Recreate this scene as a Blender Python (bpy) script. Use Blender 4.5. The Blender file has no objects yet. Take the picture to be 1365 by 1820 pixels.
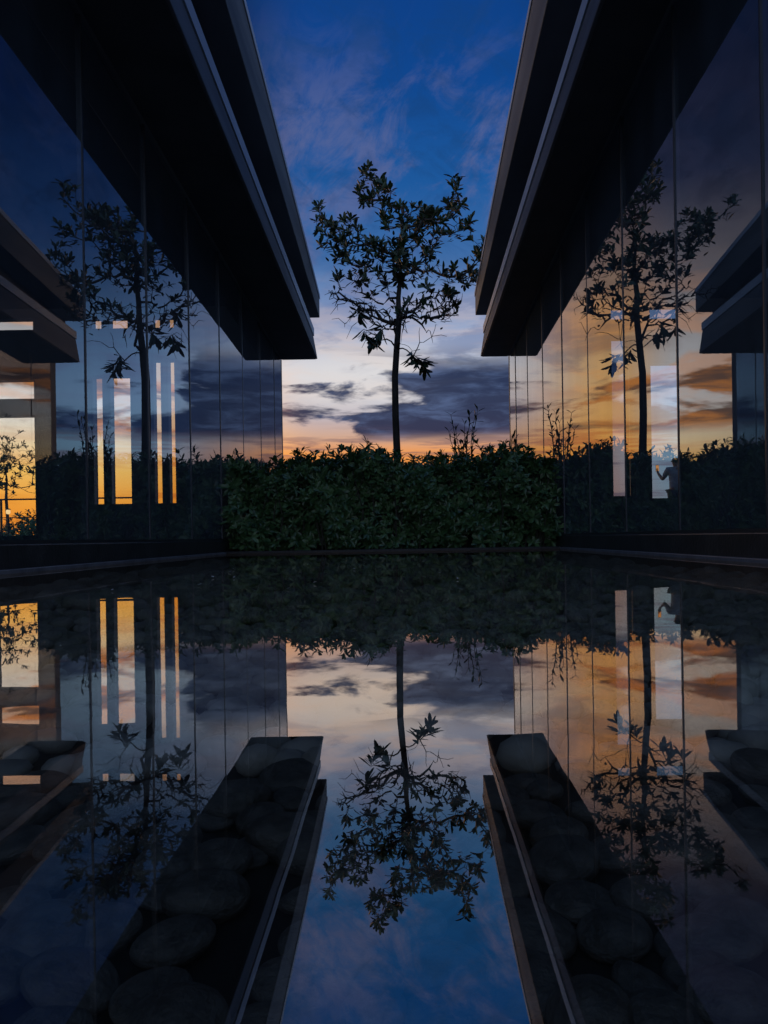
import bpy, bmesh, math, random
import numpy as np
from mathutils import Vector, Matrix
random.seed(7); rng = np.random.RandomState(7)
S = bpy.context.scene; COL = S.collection
R = math.radians

def lin(c):
    return tuple(((v/255)/12.92 if v/255 <= .04045 else ((v/255+.055)/1.055)**2.4) for v in c)

# ------------------------------------------------------------------ materials
def mat(name, col, rough=.6, col2=None, scale=4., detail=4., bump=0., bscale=30., metallic=0., spec=.5, emit=None, estr=0., stretch=None):
    m = bpy.data.materials.new(name); m.use_nodes = True
    nt = m.node_tree; b = nt.nodes['Principled BSDF']
    b.inputs['Roughness'].default_value = rough
    b.inputs['Metallic'].default_value = metallic
    b.inputs['Specular IOR Level'].default_value = spec
    tc = nt.nodes.new('ShaderNodeTexCoord'); src = tc.outputs['Object']
    if stretch:
        mp = nt.nodes.new('ShaderNodeMapping'); mp.inputs['Scale'].default_value = stretch
        nt.links.new(src, mp.inputs[0]); src = mp.outputs[0]
    if col2:
        n = nt.nodes.new('ShaderNodeTexNoise'); n.inputs['Scale'].default_value = scale; n.inputs['Detail'].default_value = detail
        nt.links.new(src, n.inputs['Vector'])
        r = nt.nodes.new('ShaderNodeValToRGB')
        r.color_ramp.elements[0].position = .33; r.color_ramp.elements[0].color = (*col, 1)
        r.color_ramp.elements[1].position = .67; r.color_ramp.elements[1].color = (*col2, 1)
        nt.links.new(n.outputs['Fac'], r.inputs[0]); nt.links.new(r.outputs[0], b.inputs['Base Color'])
    else:
        b.inputs['Base Color'].default_value = (*col, 1)
    if bump:
        n2 = nt.nodes.new('ShaderNodeTexNoise'); n2.inputs['Scale'].default_value = bscale; n2.inputs['Detail'].default_value = 5
        nt.links.new(src, n2.inputs['Vector'])
        bp = nt.nodes.new('ShaderNodeBump'); bp.inputs['Strength'].default_value = bump; bp.inputs['Distance'].default_value = .01
        nt.links.new(n2.outputs['Fac'], bp.inputs['Height']); nt.links.new(bp.outputs[0], b.inputs['Normal'])
    if emit:
        b.inputs['Emission Color'].default_value = (*emit, 1); b.inputs['Emission Strength'].default_value = estr
    return m

def sheet_mat(name, power, lo, hi, tint, gloss, rough=0., bump=None, haze=None):
    m = bpy.data.materials.new(name); m.use_nodes = True
    nt = m.node_tree; nt.nodes.clear(); N = nt.nodes.new; L = nt.links.new
    out = N('ShaderNodeOutputMaterial'); mix = N('ShaderNodeMixShader')
    tr = N('ShaderNodeBsdfTransparent'); tr.inputs[0].default_value = (*tint, 1)
    gl = N('ShaderNodeBsdfGlossy'); gl.inputs['Color'].default_value = (*gloss, 1); gl.inputs['Roughness'].default_value = rough
    lw = N('ShaderNodeLayerWeight'); lw.inputs['Blend'].default_value = .5
    pw = N('ShaderNodeMath'); pw.operation = 'POWER'; pw.inputs[1].default_value = power
    L(lw.outputs['Facing'], pw.inputs[0])
    mr = N('ShaderNodeMapRange'); mr.inputs['To Min'].default_value = lo; mr.inputs['To Max'].default_value = hi
    L(pw.outputs[0], mr.inputs[0]); L(mr.outputs[0], mix.inputs[0])
    L(tr.outputs[0], mix.inputs[1]); L(gl.outputs[0], mix.inputs[2])
    tc = N('ShaderNodeTexCoord')
    if haze:                                   # thin film of bluish diffuse colour, painted slate haze over the pane
        df = N('ShaderNodeBsdfDiffuse'); df.inputs[0].default_value = (*haze[0], 1)
        mp = N('ShaderNodeMapping'); mp.inputs['Scale'].default_value = (1, 1, .25); L(tc.outputs['Object'], mp.inputs[0])
        nf = N('ShaderNodeTexNoise'); nf.inputs['Scale'].default_value = 3.5; nf.inputs['Detail'].default_value = 6; L(mp.outputs[0], nf.inputs['Vector'])
        mf = N('ShaderNodeMapRange'); mf.inputs['From Min'].default_value = .3; mf.inputs['From Max'].default_value = .7
        mf.inputs['To Min'].default_value = haze[1]*.6; mf.inputs['To Max'].default_value = haze[1]*1.3; L(nf.outputs['Fac'], mf.inputs[0])
        m2 = N('ShaderNodeMixShader'); L(mf.outputs[0], m2.inputs[0]); L(mix.outputs[0], m2.inputs[1]); L(df.outputs[0], m2.inputs[2]); L(m2.outputs[0], out.inputs[0])
    else:
        L(mix.outputs[0], out.inputs[0])
    if bump:
        n = N('ShaderNodeTexNoise'); n.inputs['Scale'].default_value = bump[0]; n.inputs['Detail'].default_value = 2
        L(tc.outputs['Object'], n.inputs['Vector'])
        bp = N('ShaderNodeBump'); bp.inputs['Strength'].default_value = bump[1]; bp.inputs['Distance'].default_value = bump[2]
        L(n.outputs['Fac'], bp.inputs['Height']); L(bp.outputs[0], gl.inputs['Normal'])
    return m

MT = {}
MT['glass'] = sheet_mat('tinted_glass', 3.0, .14, .92, (.78, .82, .84), (.90, .93, .97), 0., (.9, .10, .004), ((.28, .42, .56), .10))
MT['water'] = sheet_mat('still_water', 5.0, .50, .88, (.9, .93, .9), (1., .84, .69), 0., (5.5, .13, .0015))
MT['soffit'] = mat('dark_soffit', (.03, .033, .038), .7, (.05, .053, .058), 2., 5, .2, 40)
MT['fascia'] = mat('dark_concrete', (.06, .066, .076), .6, (.135, .142, .155), 1.1, 8, .3, 22, stretch=(1, .35, 3))
MT['sky_highlight'] = mat('pale_sky_highlight', (.38, .44, .54), .45, (.52, .58, .68), 2., 6, .1, 60, metallic=.1, stretch=(1, .3, 1))  # pale blue colour painting the sky-lit highlight along the eave edges
MT['mull'] = mat('mullion_metal', (.07, .075, .085), .35, metallic=.4)
MT['frame'] = mat('window_frame_metal', (.14, .15, .165), .45, metallic=.2)
MT['wall'] = mat('dark_wall', (.07, .074, .08), .6, (.11, .114, .12), 1.5, 4, .15, 30)
MT['inner'] = mat('dark_interior', (.05, .05, .054), .5, (.07, .07, .072), 2.)
MT['plinth'] = mat('black_stone', (.025, .026, .028), .4, (.05, .05, .053), 5., 6, .3, 40)
MT['kerb'] = mat('wet_black_stone', (.010, .010, .011), .45, (.02, .02, .021), 7., 6, .4, 40)
MT['trim'] = mat('highlight_trim', (.14, .14, .16), .35, (.24, .24, .26), 6., 5, .2, 50)  # paler than the plinth, waterline highlight put into the ledge colour
MT['bed'] = mat('pool_bed', (.012, .012, .012), .8, (.025, .024, .022), 8.)
MT['pebble'] = mat('river_pebble', (.22, .215, .20), .5, (.64, .61, .56), 9., 3, .4, 60)
MT['pebble2'] = mat('grey_pebble', (.07, .068, .062), .6, (.19, .18, .165), 1.6, 6, .5, 5)
MT['soil'] = mat('soil', (.02, .016, .012), .9, (.04, .03, .022), 6., 6, .5, 20)
MT['ground'] = mat('grass_ground', (.025, .035, .015), .9, (.05, .06, .028), .4, 8, .4, 5)
MT['terrace'] = mat('terrace_paving', (.10, .10, .10), .6, (.16, .155, .15), 2., 6, .2, 20)
MT['hill'] = mat('far_hills', (.03, .04, .05), .9, (.05, .06, .06), .01, 6)
MT['bark'] = mat('bark', (.03, .025, .02), .85, (.06, .05, .042), 14., 6, .5, 40, stretch=(1, 1, .3))
MT['stem'] = mat('stem', (.04, .04, .025), .8, (.07, .06, .04), 10.)
MT['leaf'] = mat('tree_leaf', (.018, .036, .012), .42, (.036, .068, .022), 2.2, 3)
MT['hleaf'] = mat('hedge_leaf', (.028, .078, .024), .32, (.12, .22, .075), 7., 4)
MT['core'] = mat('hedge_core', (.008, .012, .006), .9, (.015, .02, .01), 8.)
MT['petal'] = mat('petal', (.6, .57, .5), .6)
MT['skin'] = mat('skin', (.26, .15, .10), .55, (.30, .18, .12), 20.)
MT['shirt'] = mat('pale_shirt', (.30, .33, .37), .8, (.36, .38, .42), 12., 4, .3, 40)
MT['trouser'] = mat('dark_trousers', (.025, .027, .035), .8, (.04, .04, .05), 12.)
MT['hair'] = mat('black_hair', (.01, .009, .008), .45, (.02, .017, .015), 40.)
MT['shoe'] = mat('shoe', (.04, .04, .04), .6)
MT['phone'] = mat('phone_body', (.01, .01, .012), .3)
MT['screen'] = mat('phone_screen', (.02, .02, .02), .3, emit=(1., .42, .12), estr=.9)
MT['rail'] = mat('rail_metal', (.03, .03, .032), .5, metallic=.5)
MT['lampmetal'] = mat('lamp_metal', (.03, .03, .03), .5, metallic=.5)
MT['bulb'] = mat('lamp_glow', (.8, .7, .5), .4, emit=(1., .66, .28), estr=1.6)

# ------------------------------------------------------------------ mesh helpers
class MB:
    def __init__(s): s.v = []; s.f = []
    def box(s, x0, x1, y0, y1, z0, z1):
        s.loft([(x0, y0, z0), (x1, y0, z0), (x1, y0, z1), (x0, y0, z1)], [(x0, y1, z0), (x1, y1, z0), (x1, y1, z1), (x0, y1, z1)])
    def loft(s, A, B):
        n = len(A); b = len(s.v); s.v += list(A)+list(B)
        for i in range(n):
            j = (i+1) % n; s.f.append((b+i, b+j, b+n+j, b+n+i))
        s.f.append(tuple(b+i for i in range(n))[::-1]); s.f.append(tuple(b+n+i for i in range(n)))
    def quad(s, *p):
        b = len(s.v); s.v += list(p); s.f.append(tuple(range(b, b+len(p))))
    def tube(s, pts, rad, n=6):
        pts = [Vector(p) for p in pts]; b = len(s.v); m = len(pts)
        for i, p in enumerate(pts):
            t = (pts[min(i+1, m-1)]-pts[max(i-1, 0)])
            t = t.normalized() if t.length > 1e-9 else Vector((0, 0, 1))
            u = t.cross(Vector((.31, .95, .05)))
            if u.length < 1e-3: u = t.cross(Vector((1, 0, 0)))
            u.normalize(); w = t.cross(u)
            for k in range(n):
                a = 2*math.pi*k/n; q = p+(u*math.cos(a)+w*math.sin(a))*rad[i]; s.v.append(tuple(q))
        for i in range(m-1):
            for k in range(n):
                k2 = (k+1) % n
                s.f.append((b+i*n+k, b+i*n+k2, b+(i+1)*n+k2, b+(i+1)*n+k))
        s.f.append(tuple(b+(m-1)*n+k for k in range(n)))
    def leaf(s, p, d, up, L, W, curl):
        d = d.normalized(); side = d.cross(up)
        if side.length < 1e-4: side = d.cross(Vector((1, .2, 0)))
        side.normalize(); nrm = side.cross(d)
        b = len(s.v)
        def P(t, w, lift=0): return tuple(p+d*(L*t)+side*(w*W)+nrm*(lift*W-curl*L*t*t))
        s.v += [tuple(p), P(.32, -.34, .12), P(.32, 0), P(.32, .34, .12), P(.65, -.5, .14), P(.65, 0), P(.65, .5, .14), P(.9, -.27, .08), P(.9, .27, .08), P(1., 0)]
        s.f += [(b, b+2, b+1), (b, b+3, b+2), (b+1, b+2, b+5, b+4), (b+2, b+3, b+6, b+5), (b+4, b+5, b+9, b+7), (b+5, b+6, b+8, b+9)]
    def rosette(s, p, d, n, L, wr, lo=35, hi=85, curl=.18):
        d = d.normalized(); u = d.cross(Vector((.3, .2, .93)))
        if u.length < .05: u = d.cross(Vector((1, 0, 0)))
        u.normalize(); w = d.cross(u); a0 = random.random()*6.28
        for k in range(n):
            a = a0+k*2.4+random.uniform(-.3, .3); th = R(random.uniform(lo, hi))
            e = (u*math.cos(a)+w*math.sin(a))*math.sin(th)+d*math.cos(th)
            l = L*random.uniform(.65, 1.12)
            s.leaf(p-d*random.uniform(0, .5)*L, e, d, l, l*wr*random.uniform(.85, 1.15), curl*random.uniform(.3, 1.5))
    def build(s, name, m, parent=None, smooth=False, recalc=True):
        me = bpy.data.meshes.new(name); me.from_pydata([tuple(v) for v in s.v], [], s.f); me.materials.append(m)
        if recalc:
            bm = bmesh.new(); bm.from_mesh(me); bmesh.ops.recalc_face_normals(bm, faces=bm.faces); bm.to_mesh(me); bm.free()
        if smooth: me.polygons.foreach_set('use_smooth', [True]*len(me.polygons))
        me.update()
        o = bpy.data.objects.new(name, me); COL.objects.link(o)
        if parent:
            o.parent = parent
            if parent.type == 'EMPTY': o.matrix_parent_inverse = Matrix.Translation(parent.location).inverted()
        return o

def tag(o, label=None, cat=None, group=None, kind=None):
    if label: o['label'] = label
    if cat: o['category'] = cat
    if group: o['group'] = group
    if kind: o['kind'] = kind
    return o
def empty(name, loc=(0, 0, 0)):
    o = bpy.data.objects.new(name, None); o.empty_display_size = .2; o.location = loc; COL.objects.link(o); return o
def bevel(o, w=.01):
    b = o.modifiers.new('bevel', 'BEVEL'); b.width = w; b.segments = 2; b.limit_method = 'ANGLE'
    return o

# ------------------------------------------------------------------ setting
EYE = .16
g = MB(); g.quad((-1500, -1500, -.2), (1500, -1500, -.2), (1500, 1500, -.2), (-1500, 1500, -.2))
tag(g.build('ground', MT['ground']), 'dark grassy ground stretching to the horizon', 'ground', kind='structure')
b = MB(); b.box(-2.2, 1.9, -1.4, 9.06, -.19, -.13)
tag(b.build('pool_bed', MT['bed']), 'dark floor of the shallow pool under the pebbles', 'pool floor', kind='structure')
w = MB(); w.quad((-2.2, -1.4, 0), (1.9, -1.4, 0), (1.9, 9.06, 0), (-2.2, 9.06, 0))
tag(w.build('water', MT['water'], recalc=False), 'still mirror-like water of the reflecting pool', 'water', kind='structure')
k = MB(); k.box(-2.18, 1.87, 9.05, 9.2, -.19, .03)
bevel(tag(k.build('kerb', MT['kerb']), 'low black stone kerb along the far end of the pool before the hedge', 'kerb', kind='structure'), .006)
s_ = MB(); s_.box(-2.2, 1.88, 9.2, 14.2, -.19, .02)
tag(s_.build('planting_bed', MT['soil']), 'dark soil bed under the hedge and tree', 'planting bed', kind='structure')
t_ = MB(); t_.box(-16, 16, 14.22, 26, -.19, .2)
tag(t_.build('terrace', MT['terrace']), 'paved terrace behind the two pavilions', 'terrace', kind='structure')
h = MB(); pr = []
for i in range(161):
    a = R(-75+150*i/160); hh = 14+10*math.sin(i*.21)+7*math.sin(i*.53+1)+4*math.sin(i*1.3)
    pr.append((900*math.sin(a), 900*math.cos(a), max(6, hh)))
for i in range(160):
    p, q = pr[i], pr[i+1]
    h.quad((p[0], p[1], -.2), (q[0], q[1], -.2), q, p)
    h.quad(p, q, (q[0]*1.25, q[1]*1.25, -.2), (p[0]*1.25, p[1]*1.25, -.2))
tag(h.build('hills', MT['hill'], smooth=True), 'low dark hills on the far horizon', 'hills', kind='structure')

# ------------------------------------------------------------------ pavilions
DN, DF = -1.2, 13.9
def pavilion(s, WG, XA, XU, openings, label):
    root = empty('glass_pavilion', (s*WG, 6., 0)); tag(root, label, 'building')
    def soff(D): return 3.455+.05*(DF-D)
    def ubot(D): return 4.21+.10*(DF-D)
    def utop(D): return 4.62+.14*(DF-D)
    def sec(f, D): return [(s*x, D, z) for x, z in f(D)]
    def loft(name, f, m, d0=DN, d1=DF, parent=root, bv=0):
        mb = MB(); mb.loft(sec(f, d0), sec(f, d1)); o = mb.build(name, m, parent)
        if bv: bevel(o, bv)
        return o
    eave = loft('eave', lambda D: [(XA, soff(D)), (XA+.07, soff(D)+.42), (2.6, soff(D)+.42), (2.6, soff(D))], MT['fascia'], bv=.012)
    loft('soffit_panel', lambda D: [(XA+.03, soff(D)-.012), (XA+.03, soff(D)-.003), (WG-.03, soff(D)-.003), (WG-.03, soff(D)-.012)], MT['soffit'], DN, DF-.03, eave)
    loft('sky_highlight_strip', lambda D: [(XA+.055, soff(D)+.423), (XA+.055, soff(D)+.56), (XA+.25, soff(D)+.56), (XA+.25, soff(D)+.423)], MT['sky_highlight'], DN, DF-.004, eave)  # strip whose pale colour stands for sky light caught by the eave
    loft('recess_wall', lambda D: [(XA+.26, soff(D)+.423), (XA+.26, ubot(D)-.003), (2.6, ubot(D)-.003), (2.6, soff(D)+.423)], MT['soffit'], DN, DF-.01)
    up = loft('upper_eave', lambda D: [(XU, ubot(D)), (XU, utop(D)), (2.75, utop(D)), (2.75, ubot(D))], MT['fascia'], bv=.012)
    loft('drip_edge', lambda D: [(XU-.012, utop(D)-.07), (XU-.012, utop(D)+.01), (XU+.1, utop(D)+.01), (XU+.1, utop(D)+.003), (XU-.004, utop(D)+.003), (XU-.004, utop(D)-.07)], MT['sky_highlight'], DN, DF+.004, up)
    loft('roof', lambda D: [(2.753, utop(D)-.16), (2.753, utop(D)), (9.7, utop(D)), (9.7, utop(D)-.16)], MT['fascia'], DN, DF+.25)
    # glass
    cuts = [DN, .15, 1.45, 2.75, 4.05, 5.35, 6.65, 7.95, 9.25, 10.55, 11.85, 13.12, 13.86]
    for i in range(len(cuts)-1):
        d0, d1 = cuts[i]+.008, cuts[i+1]-.008
        e = [random.uniform(-.0022, .0022) for _ in range(2)]
        t0 = random.uniform(-.004, .004)
        mb = MB()
        mb.quad((s*(WG+e[0]), d0, .16), (s*(WG+e[1]), d1, .16), (s*(WG+e[1]+t0), d1, soff(d1)-.003), (s*(WG+e[0]+t0), d0, soff(d0)-.003))
        mb.build('glass_pane', MT['glass'], root, recalc=False)
    for d in cuts[1:]:
        mb = MB(); mb.box(s*(WG-.006), s*(WG+.035), d-.0075, d+.0075, .16, soff(d)-.004)
        mb.build('mullion', MT['mull'], root)
    mb = MB(); mb.box(s*(WG-.06), s*(WG+.12), DN, DF, -.19, .158); bevel(mb.build('plinth', MT['plinth'], root), .006)
    mb = MB(); mb.box(s*(WG-.10), s*(WG-.0605), DN, 9.04, -.19, .022); bevel(mb.build('ledge', MT['trim'], root), .004)
    mb = MB(); mb.box(s*(WG-.012), s*(WG+.04), DN, DF-.02, .1585, .182); mb.build('sill', MT['mull'], root)
    mb = MB(); mb.box(s*(WG+.121), s*9.4, DN+.2, DF, -.19, .15); mb.build('floor', MT['inner'], root)
    mb = MB(); mb.box(s*9.4, s*9.6, DN, DF+.2, -.19, 4.4); mb.build('back_wall', MT['wall'], root)
    mb = MB(); mb.box(s*(WG+.06), s*9.39, DN, DN+.18, .155, 5.8); mb.build('rear_wall', MT['inner'], root)
    xs = sorted({WG+.02, 9.39} | {v for o in openings for v in o[:2]})
    zs = sorted({-.19, 4.455} | {v for o in openings for v in o[2:]})
    mb = MB()
    for i in range(len(xs)-1):
        for j in range(len(zs)-1):
            xc, zc = (xs[i]+xs[i+1])/2, (zs[j]+zs[j+1])/2
            if any(o[0] < xc < o[1] and o[2] < zc < o[3] for o in openings): continue
            mb.box(s*xs[i], s*xs[i+1], DF+.003, DF+.2, zs[j], zs[j+1])
    ew = mb.build('end_wall', MT['wall'], root, recalc=False)
    for (x0, x1, z0, z1) in openings:
        mb = MB(); t = .014
        for bx in ((x0, x0+t, z0, z1), (x1-t, x1, z0, z1), (x0+t, x1-t, z0, z0+t), (x0+t, x1-t, z1-t, z1)):
            mb.box(s*bx[0], s*bx[1], DF-.012, DF+.10, bx[2], bx[3])
        mb.build('window_frame', MT['frame'], ew)
    return root

left_open = [(5.50, 5.70, .85, 3.20), (4.99, 5.38, .85, 3.20), (4.43, 4.59, .85, 3.48), (4.18, 4.32, .85, 3.48),
             (5.50, 5.70, 4.06, 4.27), (5.02, 5.38, 4.06, 4.27), (4.43, 4.59, 4.06, 4.27), (4.18, 4.32, 4.06, 4.27),
             (6.75, 7.55, .3, 2.5), (6.75, 7.55, 2.8, 3.16), (6.75, 7.55, 4.06, 4.28)]
right_open = [(3.79, 4.13, .85, 3.75), (3.79, 4.10, 4.08, 4.32), (4.50, 5.10, .80, 3.28), (4.50, 5.06, 4.08, 4.32)]
pavilion(-1, 2.24, 1.57, 1.52, left_open, 'glass walled pavilion on the left bank of the pool, lit by gold window slots')
pavilion(1, 1.93, 1.41, 1.33, right_open, 'glass walled pavilion on the right bank of the pool, its panes mirroring orange clouds')

# ------------------------------------------------------------------ pebbles
def ico(n):
    bm = bmesh.new(); bmesh.ops.create_icosphere(bm, subdivisions=n, radius=1)
    v = np.array([x.co[:] for x in bm.verts]); f = np.array([[q.index for q in p.verts] for p in bm.faces]); bm.free(); return v, f
def lump(v, seed, amt=.16):
    r = np.random.RandomState(seed); out = np.ones(len(v))
    for _ in range(4):
        k = r.normal(size=3)*1.3; out += amt*.5*np.sin(v@k+r.uniform(0, 6))
    return v*out[:, None]
def scatter(y0, y1, pitch, test):
    P = []
    for yy in np.arange(y0, y1, pitch):
        off = rng.uniform(0, pitch)
        for xx in np.arange(-2.12, 1.82, pitch):
            x = xx+off*.5+rng.uniform(-.32, .32)*pitch; y = yy+rng.uniform(-.32, .32)*pitch
            if -2.12 < x < 1.80 and test(x, y): P.append((x, y))
    return P
def inview(x, y, pad): return y > 0.2 and -(.54*y+pad) < x < .48*y+pad
VV, FF = [], []; nb = 0
for pts, lvl, pitch in ((scatter(.92, 3, .058, lambda x, y: inview(x, y, .15)), 2, .058),
                        (scatter(3, 9.0, .11, lambda x, y: True), 2, .11),
                        (scatter(-1.2, 3, .085, lambda x, y: not inview(x, y, .15)), 1, .085)):
    base, fc = ico(lvl); bases = [lump(base, q) for q in range(6)]
    for (x, y) in pts:
        sx = pitch*rng.uniform(.38, .66); sy = sx*rng.uniform(.7, 1.05); sz = sx*rng.uniform(.4, .7)
        a = rng.uniform(0, 6.28); v = bases[rng.randint(6)]*np.array([sx, sy, sz])
        c, s = math.cos(a), math.sin(a)
        v = np.stack([v[:, 0]*c-v[:, 1]*s+x, v[:, 0]*s+v[:, 1]*c+y, v[:, 2]-.13+sz*rng.uniform(.6, 1.4)], 1)
        VV.append(v); FF.append(fc+nb); nb += len(v)
me = bpy.data.meshes.new('pebbles'); me.from_pydata(np.concatenate(VV).tolist(), [], np.concatenate(FF).tolist())
me.polygons.foreach_set('use_smooth', [True]*len(me.polygons)); me.materials.append(MT['pebble'])
po = bpy.data.objects.new('pebbles', me); COL.objects.link(po)
tag(po, 'grey river pebbles covering the floor of the pool', 'pebbles', kind='stuff')
base, fc = ico(3); pm = []
for q in range(5):
    me = bpy.data.meshes.new('pebble'); me.from_pydata(lump(base, 40+q).tolist(), [], fc.tolist())
    me.polygons.foreach_set('use_smooth', [True]*len(me.polygons)); me.materials.append(MT['pebble2']); pm.append(me)
for (x, y) in scatter(.2, .92, .056, lambda x, y: inview(x, y, .02)):
    o = bpy.data.objects.new('pebble', pm[rng.randint(5)]); COL.objects.link(o)
    sx = rng.uniform(.019, .036); sz = sx*rng.uniform(.35, .55)
    o.scale = (sx, sx*rng.uniform(.72, 1.), sz); o.rotation_euler = (rng.uniform(-.15, .15), rng.uniform(-.15, .15), rng.uniform(0, 6.28)); o.location = (x, y, -.13+sz*rng.uniform(.7, 1.2))
    tag(o, 'smooth rounded pebble under the clear water nearest the viewer', 'pebble', 'pebbles in the near shallow water')

for i in range(18):
    x = random.uniform(-1.1, 1.); y = random.uniform(2.2, 6.5); mb = MB()
    a = random.uniform(0, 6.28); l = random.uniform(.010, .02)
    mb.leaf(Vector((x, y, .004)), Vector((math.cos(a), math.sin(a), .1)), Vector((0, 0, 1)), l, l*.6, -.2)
    tag(mb.build('fallen_petal', MT['petal'], recalc=False), 'tiny pale petal floating on the dark water before the hedge', 'petal', 'petals floating on the pool')

# ------------------------------------------------------------------ hedge
hr = empty('hedge', (-.15, 11.2, .02)); tag(hr, 'dense dark green leafy hedge across the far end of the pool between the glass walls', 'hedge')
def htop(x, y): return 1.04+.105*(y-9.3)+.07*math.sin(x*3.1+y)+.06*math.sin(x*7.3+1.7*y+1)+.03*math.sin(x*17+y*3)
lf = MB(); st = MB()
def cl(p, d, L=.105): lf.rosette(p, d, random.randint(6, 8), L*random.uniform(.75, 1.25), .40, 30, 85, .25)
for i in range(1400):
    x = random.uniform(-2.17, 1.86); z = random.uniform(.05, 1.); z = z*htop(x, 9.3)
    dep = random.random()**1.3*.3; bul = .10*math.sin(x*4.7+z*5)+.06*math.sin(x*11+z*3)
    cl(Vector((x, 9.26+dep+bul, z)), Vector((random.uniform(-.6, .6), -1, random.uniform(-.1, .9))))
for i in range(1100):
    x = random.uniform(-2.17, 1.86); y = random.uniform(9.25, 13.5)
    cl(Vector((x, y, htop(x, y)-random.random()**2*.16)), Vector((random.uniform(-.5, .5), random.uniform(-.6, .3), 1)))
for i in range(800):
    s = random.choice((-1, 1)); y = random.uniform(9.3, 13.5); x = -2.12 if s < 0 else 1.81; z = random.uniform(.1, 1)*htop(x, y)
    cl(Vector((x-s*random.random()*.15, y, z)), Vector((s, random.uniform(-.6, .4), random.uniform(0, .8))))
for i in range(170):
    x = random.uniform(-2.1, 1.8); y = random.choice((random.uniform(9.3, 10), random.uniform(9.3, 13))); z0 = htop(x, y)-.1
    hgt = random.uniform(.1, .34)*random.uniform(.7, 1); dx, dy = random.uniform(-.14, .14), random.uniform(-.08, .05)
    pts = [Vector((x+dx*t*t, y+dy*t, z0+hgt*t)) for t in (0, .33, .66, 1)]
    st.tube(pts, [.006, .005, .004, .003], 4)
    for q in (1, 2, 3): lf.rosette(pts[q], pts[q]-pts[q-1], 4 if q < 3 else 6, .125, .36, 30, 80, .15)
for i in range(140):
    x = random.uniform(-2.1, 1.8); y = random.uniform(9.35, 9.8); hh = htop(x, y)-.1
    st.tube([(x, y, .01), (x+random.uniform(-.1, .1), y-.02, hh*.5), (x+random.uniform(-.15, .15), y-.05, hh)], [.012, .009, .005], 5)
lf.build('foliage', MT['hleaf'], hr, recalc=False); tag(st.build('stems', MT['stem'], hr), kind='stuff')
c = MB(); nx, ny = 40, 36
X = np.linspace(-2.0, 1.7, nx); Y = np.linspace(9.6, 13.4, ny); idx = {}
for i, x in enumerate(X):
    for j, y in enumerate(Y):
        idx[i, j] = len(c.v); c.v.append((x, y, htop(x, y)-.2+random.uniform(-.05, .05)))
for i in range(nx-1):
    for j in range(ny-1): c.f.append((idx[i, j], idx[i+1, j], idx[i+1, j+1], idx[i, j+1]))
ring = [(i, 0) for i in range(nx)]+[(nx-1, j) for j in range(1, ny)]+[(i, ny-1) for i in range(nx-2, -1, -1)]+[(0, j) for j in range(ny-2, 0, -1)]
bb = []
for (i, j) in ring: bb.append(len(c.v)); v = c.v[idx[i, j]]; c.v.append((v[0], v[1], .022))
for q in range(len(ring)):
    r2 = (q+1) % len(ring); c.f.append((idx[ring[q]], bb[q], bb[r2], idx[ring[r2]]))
c.build('light_block_core', MT['core'], hr)  # solid dark core added to block light through the hedge

# ------------------------------------------------------------------ trees
def grow_tree(name, base, trunk, trad, targets, bare, leafL, label, rtip=.0046, leaf_n=(6, 9), wr=.33, start=0, droop=()):
    root = empty(name, base); tag(root, label, 'tree')
    nodes = [Vector(p) for p in trunk]; par = [i-1 for i in range(len(nodes))]
    plen = [0]*len(nodes); cnt = [0]*len(nodes); chains = []
    allt = [(Vector(t), 1) for t in targets]+[(Vector(t), 0) for t in bare]+[(Vector(t), 2) for t in droop]
    fork = nodes[start]; allt.sort(key=lambda t: (t[0]-fork).length)
    tips = []
    for tgt, leafy in allt:
        best, bi = 1e9, 0
        for i in range(start, len(nodes)):
            d = (nodes[i]-tgt).length
            cst = d+.28*plen[i]+(.5*max(0, nodes[i].z-tgt.z) if leafy == 1 else .1*max(0, nodes[i].z-tgt.z))
            if cst < best: best, bi = cst, i
        p0 = nodes[bi]; d = (tgt-p0).length; n = max(2, int(d/.11)); ch = [bi]
        bend = Vector((random.uniform(-.1, .1), random.uniform(-.1, .1), (-.14 if leafy == 1 else .22)))*d
        for k in range(1, n+1):
            t = k/n; q = p0.lerp(tgt, t)+bend*math.sin(math.pi*t)
            if k < n: q += Vector((random.gauss(0, .012), random.gauss(0, .012), random.gauss(0, .012)))
            nodes.append(q); par.append(ch[-1]); plen.append(plen[ch[-1]]+d/n); cnt.append(0); ch.append(len(nodes)-1)
        j = ch[-1]
        while j >= 0: cnt[j] += 1; j = par[j]
        chains.append(ch)
        if leafy: tips.append((tgt, tgt-nodes[ch[-2]], leafy))
    wood = MB(); wood.tube(trunk, trad, 10)
    for ch in chains:
        rr = [rtip*max(1, cnt[i])**.5 for i in ch]; rr[0] = min(rr[0], rr[1]*1.25); rr[-1] = rtip*.6
        wood.tube([nodes[i] for i in ch], rr, 5)
    crown = MB()
    for p, d, lk in tips:
        if lk == 2:
            crown.rosette(p, Vector((random.gauss(0, .25), random.gauss(0, .3), -1)), 12, leafL*1.95, .28, 15, 98, .03); continue
        d = d.normalized()+Vector((0, 0, .45))
        crown.rosette(p, d, random.randint(*leaf_n), leafL*random.uniform(.8, 1.2), wr, 12, 80, .12)
        for q in range(2):
            crown.leaf(p-d*random.uniform(.05, .25), Vector((random.gauss(0, 1), random.gauss(0, 1), random.gauss(0.2, .6))), Vector((0, 0, 1)), leafL*.9, leafL*.28, .1)
    wood.build('trunk', MT['bark'], root, smooth=True)
    return root, crown

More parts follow.
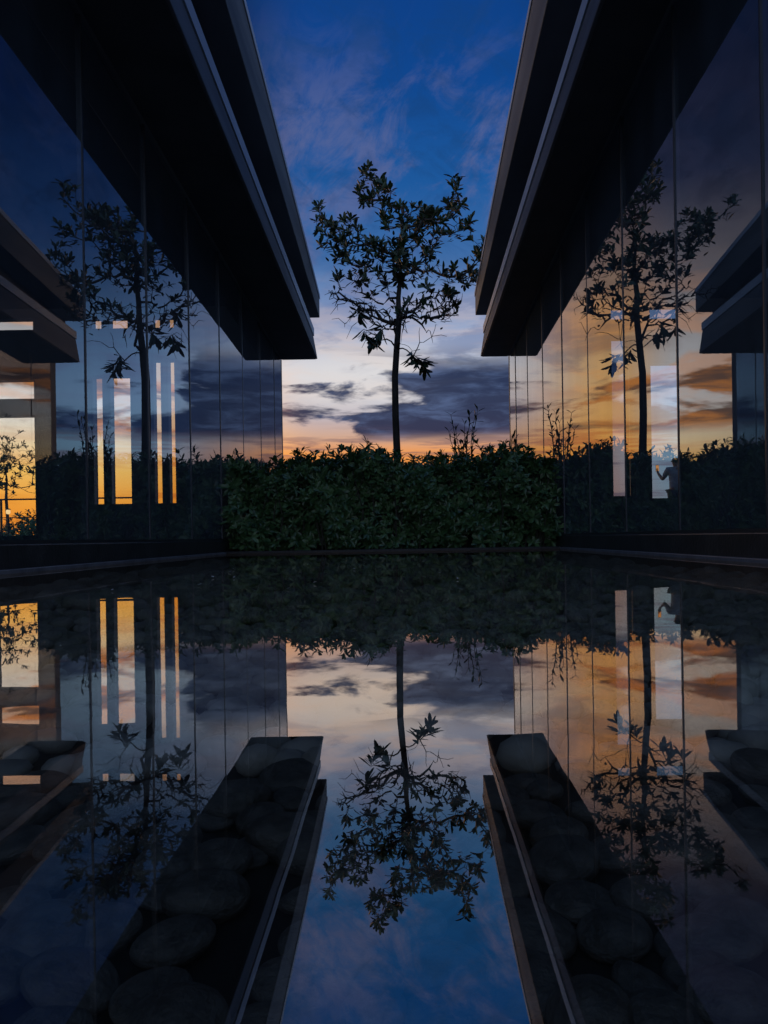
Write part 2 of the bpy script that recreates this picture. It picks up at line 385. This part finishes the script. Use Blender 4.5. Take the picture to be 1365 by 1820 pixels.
TD = 12.8
def sv(x, y, D=TD):                    # surveyed bearing and height -> metres
    dx, dy = x-722, 956-y; return (dx+dy*.0157)*D/1350, EYE+(dy-dx*.0157)*D/1350
lobes = [(656, 305, 12, 13, 7), (648, 342, 22, 18, 11), (676, 340, 22, 22, 12), (612, 408, 36, 22, 19), (578, 402, 20, 20, 9), (566, 370, 6, 14, 4),
         (700, 382, 34, 26, 17), (735, 380, 30, 18, 12), (765, 376, 18, 12, 6), (809, 328, 7, 14, 6), (803, 372, 20, 20, 11), (770, 412, 38, 28, 22),
         (828, 398, 12, 16, 6), (848, 440, 18, 24, 12), (828, 484, 26, 22, 12), (700, 430, 45, 30, 23), (650, 448, 40, 25, 17), (598, 440, 32, 18, 10),
         (740, 470, 42, 27, 20), (788, 505, 34, 22, 13), (690, 497, 40, 20, 11), (632, 492, 36, 16, 9), (740, 545, 42, 20, 8), (665, 545, 42, 20, 6), (800, 540, 24, 18, 6)]
tg = []
for (x, y, rx, ry, n) in lobes:
    dep = random.gauss(0, .55)
    for i in range(n):
        a = random.random()*6.28; r = math.sqrt(random.random()); D = TD+max(-1.4, min(1.4, dep))+random.gauss(0, .25)
        X, Z = sv(x+rx*r*math.cos(a), y+ry*r*math.sin(a), D); tg.append((X, D, Z))
dr = []
for (x, y) in ((650, 598), (662, 606), (744, 648), (733, 640), (638, 560), (755, 655), (672, 598)):
    D = TD+random.gauss(0, .2); X, Z = sv(x, y, D); dr.append((X, D, Z))
br = []
for i in range(185):
    a = random.uniform(.05, math.pi-.05); r = random.uniform(.55, 1.08); D = TD+random.gauss(0, .6)
    X, Z = sv(700+120*r*math.cos(a), 512+122*r*math.sin(a)*random.uniform(.35, 1), D); br.append((X, D, Z))
X0, _ = sv(706, 810)
trunk = [(X0, TD, .01)]
for (x, y) in ((706, 880), (706, 810), (703, 740), (702, 670), (705, 620), (709, 570), (708, 530), (712, 490), (708, 450)):
    X, Z = sv(x, y); trunk.append((X, TD+random.uniform(-.02, .02), Z))
root, crown = grow_tree('tree', (X0, TD, .01), trunk, [.08, .07, .064, .06, .057, .054, .05, .042, .034, .025], tg, br, .155,
                        'slim tree with an open crown of large dark leaves rising behind the hedge', start=5, droop=dr, wr=.36)
crown.build('crown', MT['leaf'], root, recalc=False)
tg2 = [(-12.6+random.gauss(0, .55), 24+random.gauss(0, .5), 2.75+random.gauss(0, .5)) for _ in range(110)]
root, crown = grow_tree('small_tree', (-12.6, 24, .2), [(-12.6, 24, .2), (-12.58, 24, .9), (-12.62, 24, 1.6), (-12.6, 24, 2.1)], [.06, .05, .045, .03], tg2, [], .17,
                        'small round tree on the far terrace seen through the left pavilion', start=2)
crown.build('crown', MT['leaf'], root, recalc=False)

def spindly(x, y, n, top, spread, label):
    r = empty('spindly_shrub', (x, y, .02)); tag(r, label, 'shrub'); l = MB()
    for i in range(n):
        a = MB()
        dx, dy = random.gauss(0, spread), random.gauss(0, spread*.7); hh = top*random.uniform(.74, 1)
        pts = [Vector((x+dx*t**1.5+random.gauss(0, .012), y+dy*t, .02+hh*t)) for t in (0, .3, .55, .68, .76, .84, .92, 1)]
        a.tube(pts, [.014, .012, .01, .009, .008, .007, .006, .004], 5)
        for q in range(3, 8):
            l.rosette(pts[q], pts[q]-pts[q-1], random.randint(2, 3), .15, .3, 20, 75, .1)
        a.build('stem', MT['stem'], r)
    l.build('foliage', MT['leaf'], r, recalc=False)
spindly(1.05, 13.6, 10, 2.42, .15, 'tall spindly shrub poking above the hedge to the right of the tree trunk')
spindly(1.62, 11.2, 2, 1.75, .05, 'thin upright shrub rising above the hedge beside the right glass wall')

def bush(x, y, rx, rz, label):
    r = empty('bush', (x, y, .2)); tag(r, label, 'bush'); l = MB()
    for i in range(170):
        d = Vector((random.gauss(0, 1), random.gauss(0, 1), abs(random.gauss(0, 1)))).normalized(); q = random.uniform(.6, 1)
        l.rosette(Vector((x+d.x*rx*q, y+d.y*rx*q, .25+d.z*rz*q)), d, 6, .14, .35)
    for i in range(5):
        a = MB(); a.tube([(x, y, .2), (x+random.uniform(-.5, .5)*rx, y+random.uniform(-.5, .5)*rx, .2+rz*.8)], [.015, .006], 5)
        a.build('stem', MT['stem'], r)
    l.build('foliage', MT['hleaf'], r, recalc=False)
bush(-9.6, 19.3, .7, .75, 'rounded dark bush by the railing, left one of two behind the left pavilion')
bush(-8.3, 19.4, .6, .65, 'rounded dark bush by the railing, right one of two behind the left pavilion')
bush(6.9, 19.2, .8, .8, 'rounded dark bush on the terrace behind the right pavilion')

rr = empty('railing', (-9.5, 18.4, .2)); tag(rr, 'thin dark metal railing along the terrace behind the left pavilion', 'railing')
for z in (.5, .8, 1.24):
    mb = MB(); mb.tube([(-12.5, 18.4, z), (-6.2, 18.4, z)], [.02 if z > 1 else .01]*2, 8); mb.build('rail', MT['rail'], rr)
for i in range(8):
    x = -12.5+i*.9; mb = MB(); mb.box(x-.02, x+.02, 18.38, 18.42, .2, 1.22); mb.build('post', MT['rail'], rr)
lr = empty('bollard_lamp', (-8.9, 17, .2)); tag(lr, 'short lit garden lamp glowing amber behind the left pavilion', 'lamp')
mb = MB(); mb.tube([(-8.9, 17, .2), (-8.9, 17, .22), (-8.9, 17, .221), (-8.9, 17, .83)], [.07, .07, .018, .018], 14); mb.build('post', MT['lampmetal'], lr)
mb = MB(); mb.tube([(-8.9, 17, .832), (-8.9, 17, .85), (-8.9, 17, .91), (-8.9, 17, .93)], [.025, .045, .045, .025], 14); mb.build('lamp_glass', MT['bulb'], lr, smooth=True)
mb = MB(); mb.tube([(-8.9, 17, .932), (-8.9, 17, .95), (-8.9, 17, .96)], [.06, .05, .01], 14); mb.build('lamp_cap', MT['lampmetal'], lr)

# ------------------------------------------------------------------ person
PX, PY, PZ = 5.98, 16.8, .2
pr_ = empty('person', (PX, PY, PZ)); tag(pr_, 'dark haired person in a pale shirt seen from behind, raising a phone toward the sunset', 'person')
def skin(name, m, V, E, rad, parent=pr_, sub=2, rootv=0):
    me = bpy.data.meshes.new(name); me.from_pydata(V, E, []); o = bpy.data.objects.new(name, me); COL.objects.link(o)
    me.materials.append(m); o.parent = parent
    md = o.modifiers.new('skin', 'SKIN'); md.use_smooth_shade = True
    for i, r in enumerate(rad):
        sv_ = me.skin_vertices[0].data[i]; sv_.radius = r if isinstance(r, tuple) else (r, r); sv_.use_root = (i == rootv)
    if sub:
        sb = o.modifiers.new('sub', 'SUBSURF'); sb.levels = sub; sb.render_levels = sub
    return o
V = [(0, 0, .92), (0, -.01, 1.08), (0, 0, 1.24), (0, .0, 1.36), (0, .0, 1.43), (0, .01, 1.49), (0, .02, 1.545), (0, .022, 1.6),
     (-.09, 0, .86), (-.1, .015, .47), (-.1, -.02, .08), (-.105, .12, .045), (.09, 0, .86), (.1, .015, .47), (.1, -.02, .08), (.105, .12, .045),
     (-.17, 0, 1.37), (-.23, .17, 1.17), (-.275, .34, 1.33), (-.28, .375, 1.39), (.17, 0, 1.37), (.21, -.02, 1.08), (.2, .06, .84), (.2, .08, .75)]
E = [(0, 1), (1, 2), (2, 3), (3, 4), (4, 5), (5, 6), (6, 7), (0, 8), (8, 9), (9, 10), (10, 11), (0, 12), (12, 13), (13, 14), (14, 15),
     (3, 16), (16, 17), (17, 18), (18, 19), (3, 20), (20, 21), (21, 22), (22, 23)]
rad = [.12, .11, (.13, .1), (.12, .09), .05, .055, .08, .068, .085, .055, .038, .032, .085, .055, .038, .032, .055, .042, .03, .026, .055, .042, .03, .026]
skin('body', MT['skin'], V, E, rad)
skin('shirt', MT['shirt'], [(0, 0, .86), (0, -.01, 1.06), (0, 0, 1.22), (0, 0, 1.35), (0, 0, 1.42), (-.17, 0, 1.375), (-.22, .12, 1.21), (.17, 0, 1.375), (.2, -.01, 1.18)],
     [(0, 1), (1, 2), (2, 3), (3, 4), (3, 5), (5, 6), (3, 7), (7, 8)], [(.165, .125), (.15, .12), (.16, .12), (.15, .11), .065, .075, .06, .075, .062])
skin('trousers', MT['trouser'], [(0, 0, .93), (-.09, 0, .85), (-.1, .015, .48), (-.1, -.01, .1), (.09, 0, .85), (.1, .015, .48), (.1, -.01, .1)],
     [(0, 1), (1, 2), (2, 3), (0, 4), (4, 5), (5, 6)], [.14, .105, .075, .06, .105, .075, .06])
for s in (-1, 1):
    skin('shoe', MT['shoe'], [(s*.1, -.05, .04), (s*.1, .05, .04), (s*.105, .15, .032)], [(0, 1), (1, 2)], [.04, .045, .035])
skin('hair', MT['hair'], [(0, -.03, 1.52), (0, -.012, 1.58), (0, .005, 1.63)], [(0, 1), (1, 2)], [(.075, .07), (.098, .085), (.075, .07)])
skin('nose', MT['skin'], [(0, .09, 1.58), (0, .112, 1.55)], [(0, 1)], [.012, .014])
for s in (-1, 1):
    skin('ear', MT['skin'], [(s*.088, .01, 1.58), (s*.09, .005, 1.545)], [(0, 1)], [.013, .01])
ox, oy = .075, .04
for i in range(4):
    zz = 1.385+i*.017
    skin('finger', MT['skin'], [(-.355+ox, .34+oy, zz), (-.325+ox, .362+oy, zz+.008), (-.313+ox, .35+oy, zz+.010)], [(0, 1), (1, 2)], [.009, .008, .007], sub=1)
skin('thumb', MT['skin'], [(-.36+ox, .33+oy, 1.385), (-.385+ox, .338+oy, 1.43), (-.378+ox, .336+oy, 1.455)], [(0, 1), (1, 2)], [.011, .01, .008], sub=1)
for i in range(4):
    skin('finger', MT['skin'], [(.2, .075+i*.014-.02, .74), (.2, .082+i*.014-.02, .70), (.195, .092+i*.014-.02, .665)], [(0, 1), (1, 2)], [.009, .008, .007], sub=1)
skin('thumb', MT['skin'], [(.19, .1, .76), (.178, .125, .73), (.175, .13, .70)], [(0, 1), (1, 2)], [.011, .01, .008], sub=1)
ph = empty('phone', (PX-.275, PY+.39, PZ+1.44)); tag(ph, 'small phone with a warm glowing screen held up by the person', 'phone')
mb = MB(); mb.box(PX-.385+ox, PX-.312+ox, PY+.349+oy, PY+.357+oy, PZ+1.37, PZ+1.52); bevel(mb.build('case', MT['phone'], ph), .003)
mb = MB(); mb.box(PX-.381+ox, PX-.316+ox, PY+.3465+oy, PY+.3485+oy, PZ+1.377, PZ+1.513); mb.build('screen', MT['screen'], ph)

# ------------------------------------------------------------------ sky
Wd = bpy.data.worlds.new('World'); S.world = Wd; Wd.use_nodes = True
nt = Wd.node_tree; nt.nodes.clear(); N = nt.nodes.new; L = nt.links.new
def put(sock, v):
    if hasattr(v, 'is_output'): L(v, sock)
    else: sock.default_value = v
def M(op, a, b=None, c=None):
    n = N('ShaderNodeMath'); n.operation = op; put(n.inputs[0], a)
    if b is not None: put(n.inputs[1], b)
    if c is not None: put(n.inputs[2], c)
    return n.outputs[0]
def SM(v, a, b, lo=0., hi=1.):
    n = N('ShaderNodeMapRange'); n.interpolation_type = 'SMOOTHSTEP'; put(n.inputs[0], v)
    n.inputs[1].default_value = a; n.inputs[2].default_value = b; n.inputs[3].default_value = lo; n.inputs[4].default_value = hi
    return n.outputs[0]
def mixc(f, a, b):
    n = N('ShaderNodeMix'); n.data_type = 'RGBA'; put(n.inputs[0], f)
    for i, v in ((6, a), (7, b)):
        if hasattr(v, 'is_output'): L(v, n.inputs[i])
        else: n.inputs[i].default_value = (*lin(v), 1)
    return n.outputs[2]
tc = N('ShaderNodeTexCoord'); sp = N('ShaderNodeSeparateXYZ'); L(tc.outputs['Generated'], sp.inputs[0])
az = M('MULTIPLY', M('ARCTAN2', sp.outputs[0], sp.outputs[1]), 57.2958)
el = M('MULTIPLY', M('ARCSINE', sp.outputs[2]), 57.2958)
aaz = M('ABSOLUTE', az)
def ramp(stops):
    r = N('ShaderNodeValToRGB'); L(M('DIVIDE', el, 60.), r.inputs[0]); e = r.color_ramp.elements
    e[0].position = 0; e[0].color = (*lin(stops[0][1]), 1); e[1].position = 1; e[1].color = (*lin(stops[-1][1]), 1)
    for a, cc in stops[1:-1]:
        q = e.new(a/60); q.color = (*lin(cc), 1)
    return r.outputs[0]
ZEN = (60, (84, 116, 176))
Cc = ramp([(0, (215, 100, 32)), (4, (236, 136, 54)), (6.3, (236, 152, 80)), (7.6, (208, 166, 142)), (9.5, (182, 180, 194)), (12, (198, 203, 216)), (14.5, (166, 177, 204)), (17, (118, 143, 186)),
           (20, (60, 106, 164)), (25, (24, 86, 154)), (31, (8, 68, 140)), (41, (6, 52, 122)), ZEN])
Lc = ramp([(0, (236, 104, 18)), (3, (246, 142, 36)), (5.5, (244, 160, 58)), (8, (234, 172, 92)), (11, (222, 174, 112)), (14, (206, 160, 108)), (18, (158, 128, 108)),
           (24, (54, 60, 92)), (30, (16, 34, 74)), (40, (8, 30, 72)), ZEN])
Fc = ramp([(0, (240, 130, 40)), (3, (250, 168, 62)), (5., (246, 196, 104)), (7., (226, 210, 176)), (9, (206, 212, 216)), (13, (180, 186, 194)), (18, (118, 118, 128)),
           (24, (42, 54, 88)), (30, (14, 30, 68)), (40, (8, 30, 72)), ZEN])
Rc = ramp([(0, (112, 110, 114)), (3, (112, 132, 148)), (7, (110, 146, 174)), (10, (116, 150, 186)), (14, (98, 134, 178)), (20, (34, 72, 130)),
           (28, (8, 36, 90)), (40, (4, 28, 72)), ZEN])
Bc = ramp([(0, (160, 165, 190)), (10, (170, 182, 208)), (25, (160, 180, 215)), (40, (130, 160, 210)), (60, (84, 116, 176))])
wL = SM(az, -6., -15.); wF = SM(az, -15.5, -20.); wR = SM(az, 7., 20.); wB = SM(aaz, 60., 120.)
wG = SM(az, 13.5, 18.)
side = SM(aaz, 9., 16.)
base = mixc(wR, mixc(M('MULTIPLY', wF, .85), mixc(wL, Cc, Lc), Fc), Rc)
def noise(sx, sy, seed, detail=6., rough=.55, dist=.3, shear=0.):
    cx = N('ShaderNodeCombineXYZ'); L(M('MULTIPLY', M('ADD', az, M('MULTIPLY', el, shear)), 1/sx), cx.inputs[0]); L(M('MULTIPLY', el, 1/sy), cx.inputs[1]); cx.inputs[2].default_value = seed
    n = N('ShaderNodeTexNoise'); n.inputs['Scale'].default_value = 1.; n.inputs['Detail'].default_value = detail; n.inputs['Roughness'].default_value = rough; n.inputs['Distortion'].default_value = dist
    L(cx.outputs[0], n.inputs['Vector']); return n.outputs['Fac']
def mul(*a):
    r = a[0]
    for q in a[1:]: r = M('MULTIPLY', r, q)
    return r
inv = lambda v: M('SUBTRACT', 1., v)
# high lilac wisps
n1 = noise(4.2, 4.6, 3.1, 8., .66, .5, -.6)
m1 = mul(SM(M('ADD', n1, M('MULTIPLY', SM(az, 1., -6.), .06)), .44, .66), SM(el, 14., 20.), SM(el, 36., 27.), inv(M('MULTIPLY', side, .8)))
base = mixc(M('MULTIPLY', m1, .62), base, mixc(wL, (96, 104, 148), (90, 80, 104)))
n1b = noise(4., 2.6, 31.1, 8., .68, .7, .5)
base = mixc(mul(SM(n1b, .42, .66), SM(el, 16., 24.), .4), base, mixc(side, (18, 60, 112), (6, 20, 50)))
# pale middle clouds
n2 = noise(8., 2.0, 7.7, 8., .58, .45, .3)
m2 = mul(SM(n2, .45, .62), SM(el, 8., 11.), SM(el, 20., 14.))
base = mixc(M('MULTIPLY', m2, .45), base, mixc(wL, mixc(wR, (212, 188, 178), (96, 116, 160)), (236, 152, 70)))
n2b = noise(7., 1.8, 21.3, 8., .6, .45, -.3)
m2b = mul(SM(n2b, .47, .62), SM(el, 9., 12.5), SM(el, 21., 16.), inv(M('MULTIPLY', wF, .6)))
base = mixc(mul(m2b, .55), base, mixc(wL, (102, 120, 162), (120, 98, 88)))
gl = mul(SM(az, -13., -5.), SM(az, 5., -1.5), SM(el, 8.5, 11.), SM(el, 15.5, 12.5))
base = mixc(M('MULTIPLY', gl, .62), base, (230, 224, 220))
# dark low cloud bank
n3 = noise(9.0, 2.2, 12.4, 9., .56, .45)
bias = M('ADD', M('MULTIPLY', SM(az, -8., 3.), .22), M('MULTIPLY', wL, .07))
bias = M('SUBTRACT', bias, M('MULTIPLY', SM(el, 10.5, 13.4), .15))
bias = M('SUBTRACT', bias, M('ADD', M('MULTIPLY', wF, .09), M('MULTIPLY', wG, .20)))
m3 = mul(SM(M('ADD', n3, bias), .47, .57), SM(el, 6.9, 8.), SM(el, 14.5, 12.))
n4 = noise(5., 1.0, 1.9, 8., .6, .4)
dk = mixc(SM(n4, .44, .70), (18, 36, 74), (66, 86, 126))
dkl = mixc(SM(n4, .40, .62), (92, 66, 54), (200, 124, 56))
base = mixc(M('MULTIPLY', m3, .96), base, mixc(wL, dk, dkl))
# thin streaks near the horizon
n5 = noise(9., .7, 5.5, 7., .6, .3)
m5 = mul(SM(n5, .48, .6), SM(el, 9., 6.5), inv(M('MULTIPLY', wF, .7)))
base = mixc(M('MULTIPLY', m5, .65), base, mixc(wL, (92, 80, 100), (190, 84, 30)))
gain = M('ADD', M('ADD', mul(wL, SM(el, 24., 12.), M('ADD', .46, M('MULTIPLY', wF, .14))), 1.), mul(wG, SM(el, 18., 10.), .55))
vs = N('ShaderNodeVectorMath'); vs.operation = 'SCALE'; L(base, vs.inputs[0]); L(gain, vs.inputs['Scale'])
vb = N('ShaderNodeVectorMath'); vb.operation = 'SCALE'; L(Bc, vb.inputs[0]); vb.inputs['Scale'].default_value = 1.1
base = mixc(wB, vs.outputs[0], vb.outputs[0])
base = mixc(SM(el, 0., -1.), base, (16, 18, 20))
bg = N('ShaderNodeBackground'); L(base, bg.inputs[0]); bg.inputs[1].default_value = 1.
sky = N('ShaderNodeTexSky'); sky.sky_type = 'NISHITA'; sky.sun_disc = False; sky.sun_elevation = R(1.5); sky.sun_rotation = R(-34)
bg2 = N('ShaderNodeBackground'); L(sky.outputs[0], bg2.inputs[0]); bg2.inputs[1].default_value = .004
ad = N('ShaderNodeAddShader'); L(bg.outputs[0], ad.inputs[0]); L(bg2.outputs[0], ad.inputs[1])
ow = N('ShaderNodeOutputWorld'); L(ad.outputs[0], ow.inputs[0])

sl = bpy.data.lights.new('sun', 'SUN'); sl.energy = .15; sl.angle = R(4); sl.color = (1, .62, .34)
so = bpy.data.objects.new('sun', sl); COL.objects.link(so)
dv = Vector((math.sin(R(-34))*math.cos(R(1.5)), math.cos(R(-34))*math.cos(R(1.5)), math.sin(R(1.5))))
so.rotation_euler = dv.to_track_quat('Z', 'Y').to_euler(); so.location = (0, 0, 30)

# ------------------------------------------------------------------ camera
cd = bpy.data.cameras.new('camera'); co = bpy.data.objects.new('camera', cd); COL.objects.link(co)
cd.sensor_fit = 'VERTICAL'; cd.sensor_height = 36; cd.sensor_width = 27; cd.lens = 1350/1820*36
cd.shift_x = -39.5/1820; cd.shift_y = 46/1820; cd.clip_start = .02; cd.clip_end = 5000
co.matrix_world = Matrix.Translation((0, 0, EYE)) @ Matrix.Rotation(R(90), 4, 'X') @ Matrix.Rotation(R(-.9), 4, 'Z')
S.camera = co
S.view_settings.view_transform = 'Standard'; S.view_settings.look = 'None'; S.view_settings.exposure = 0
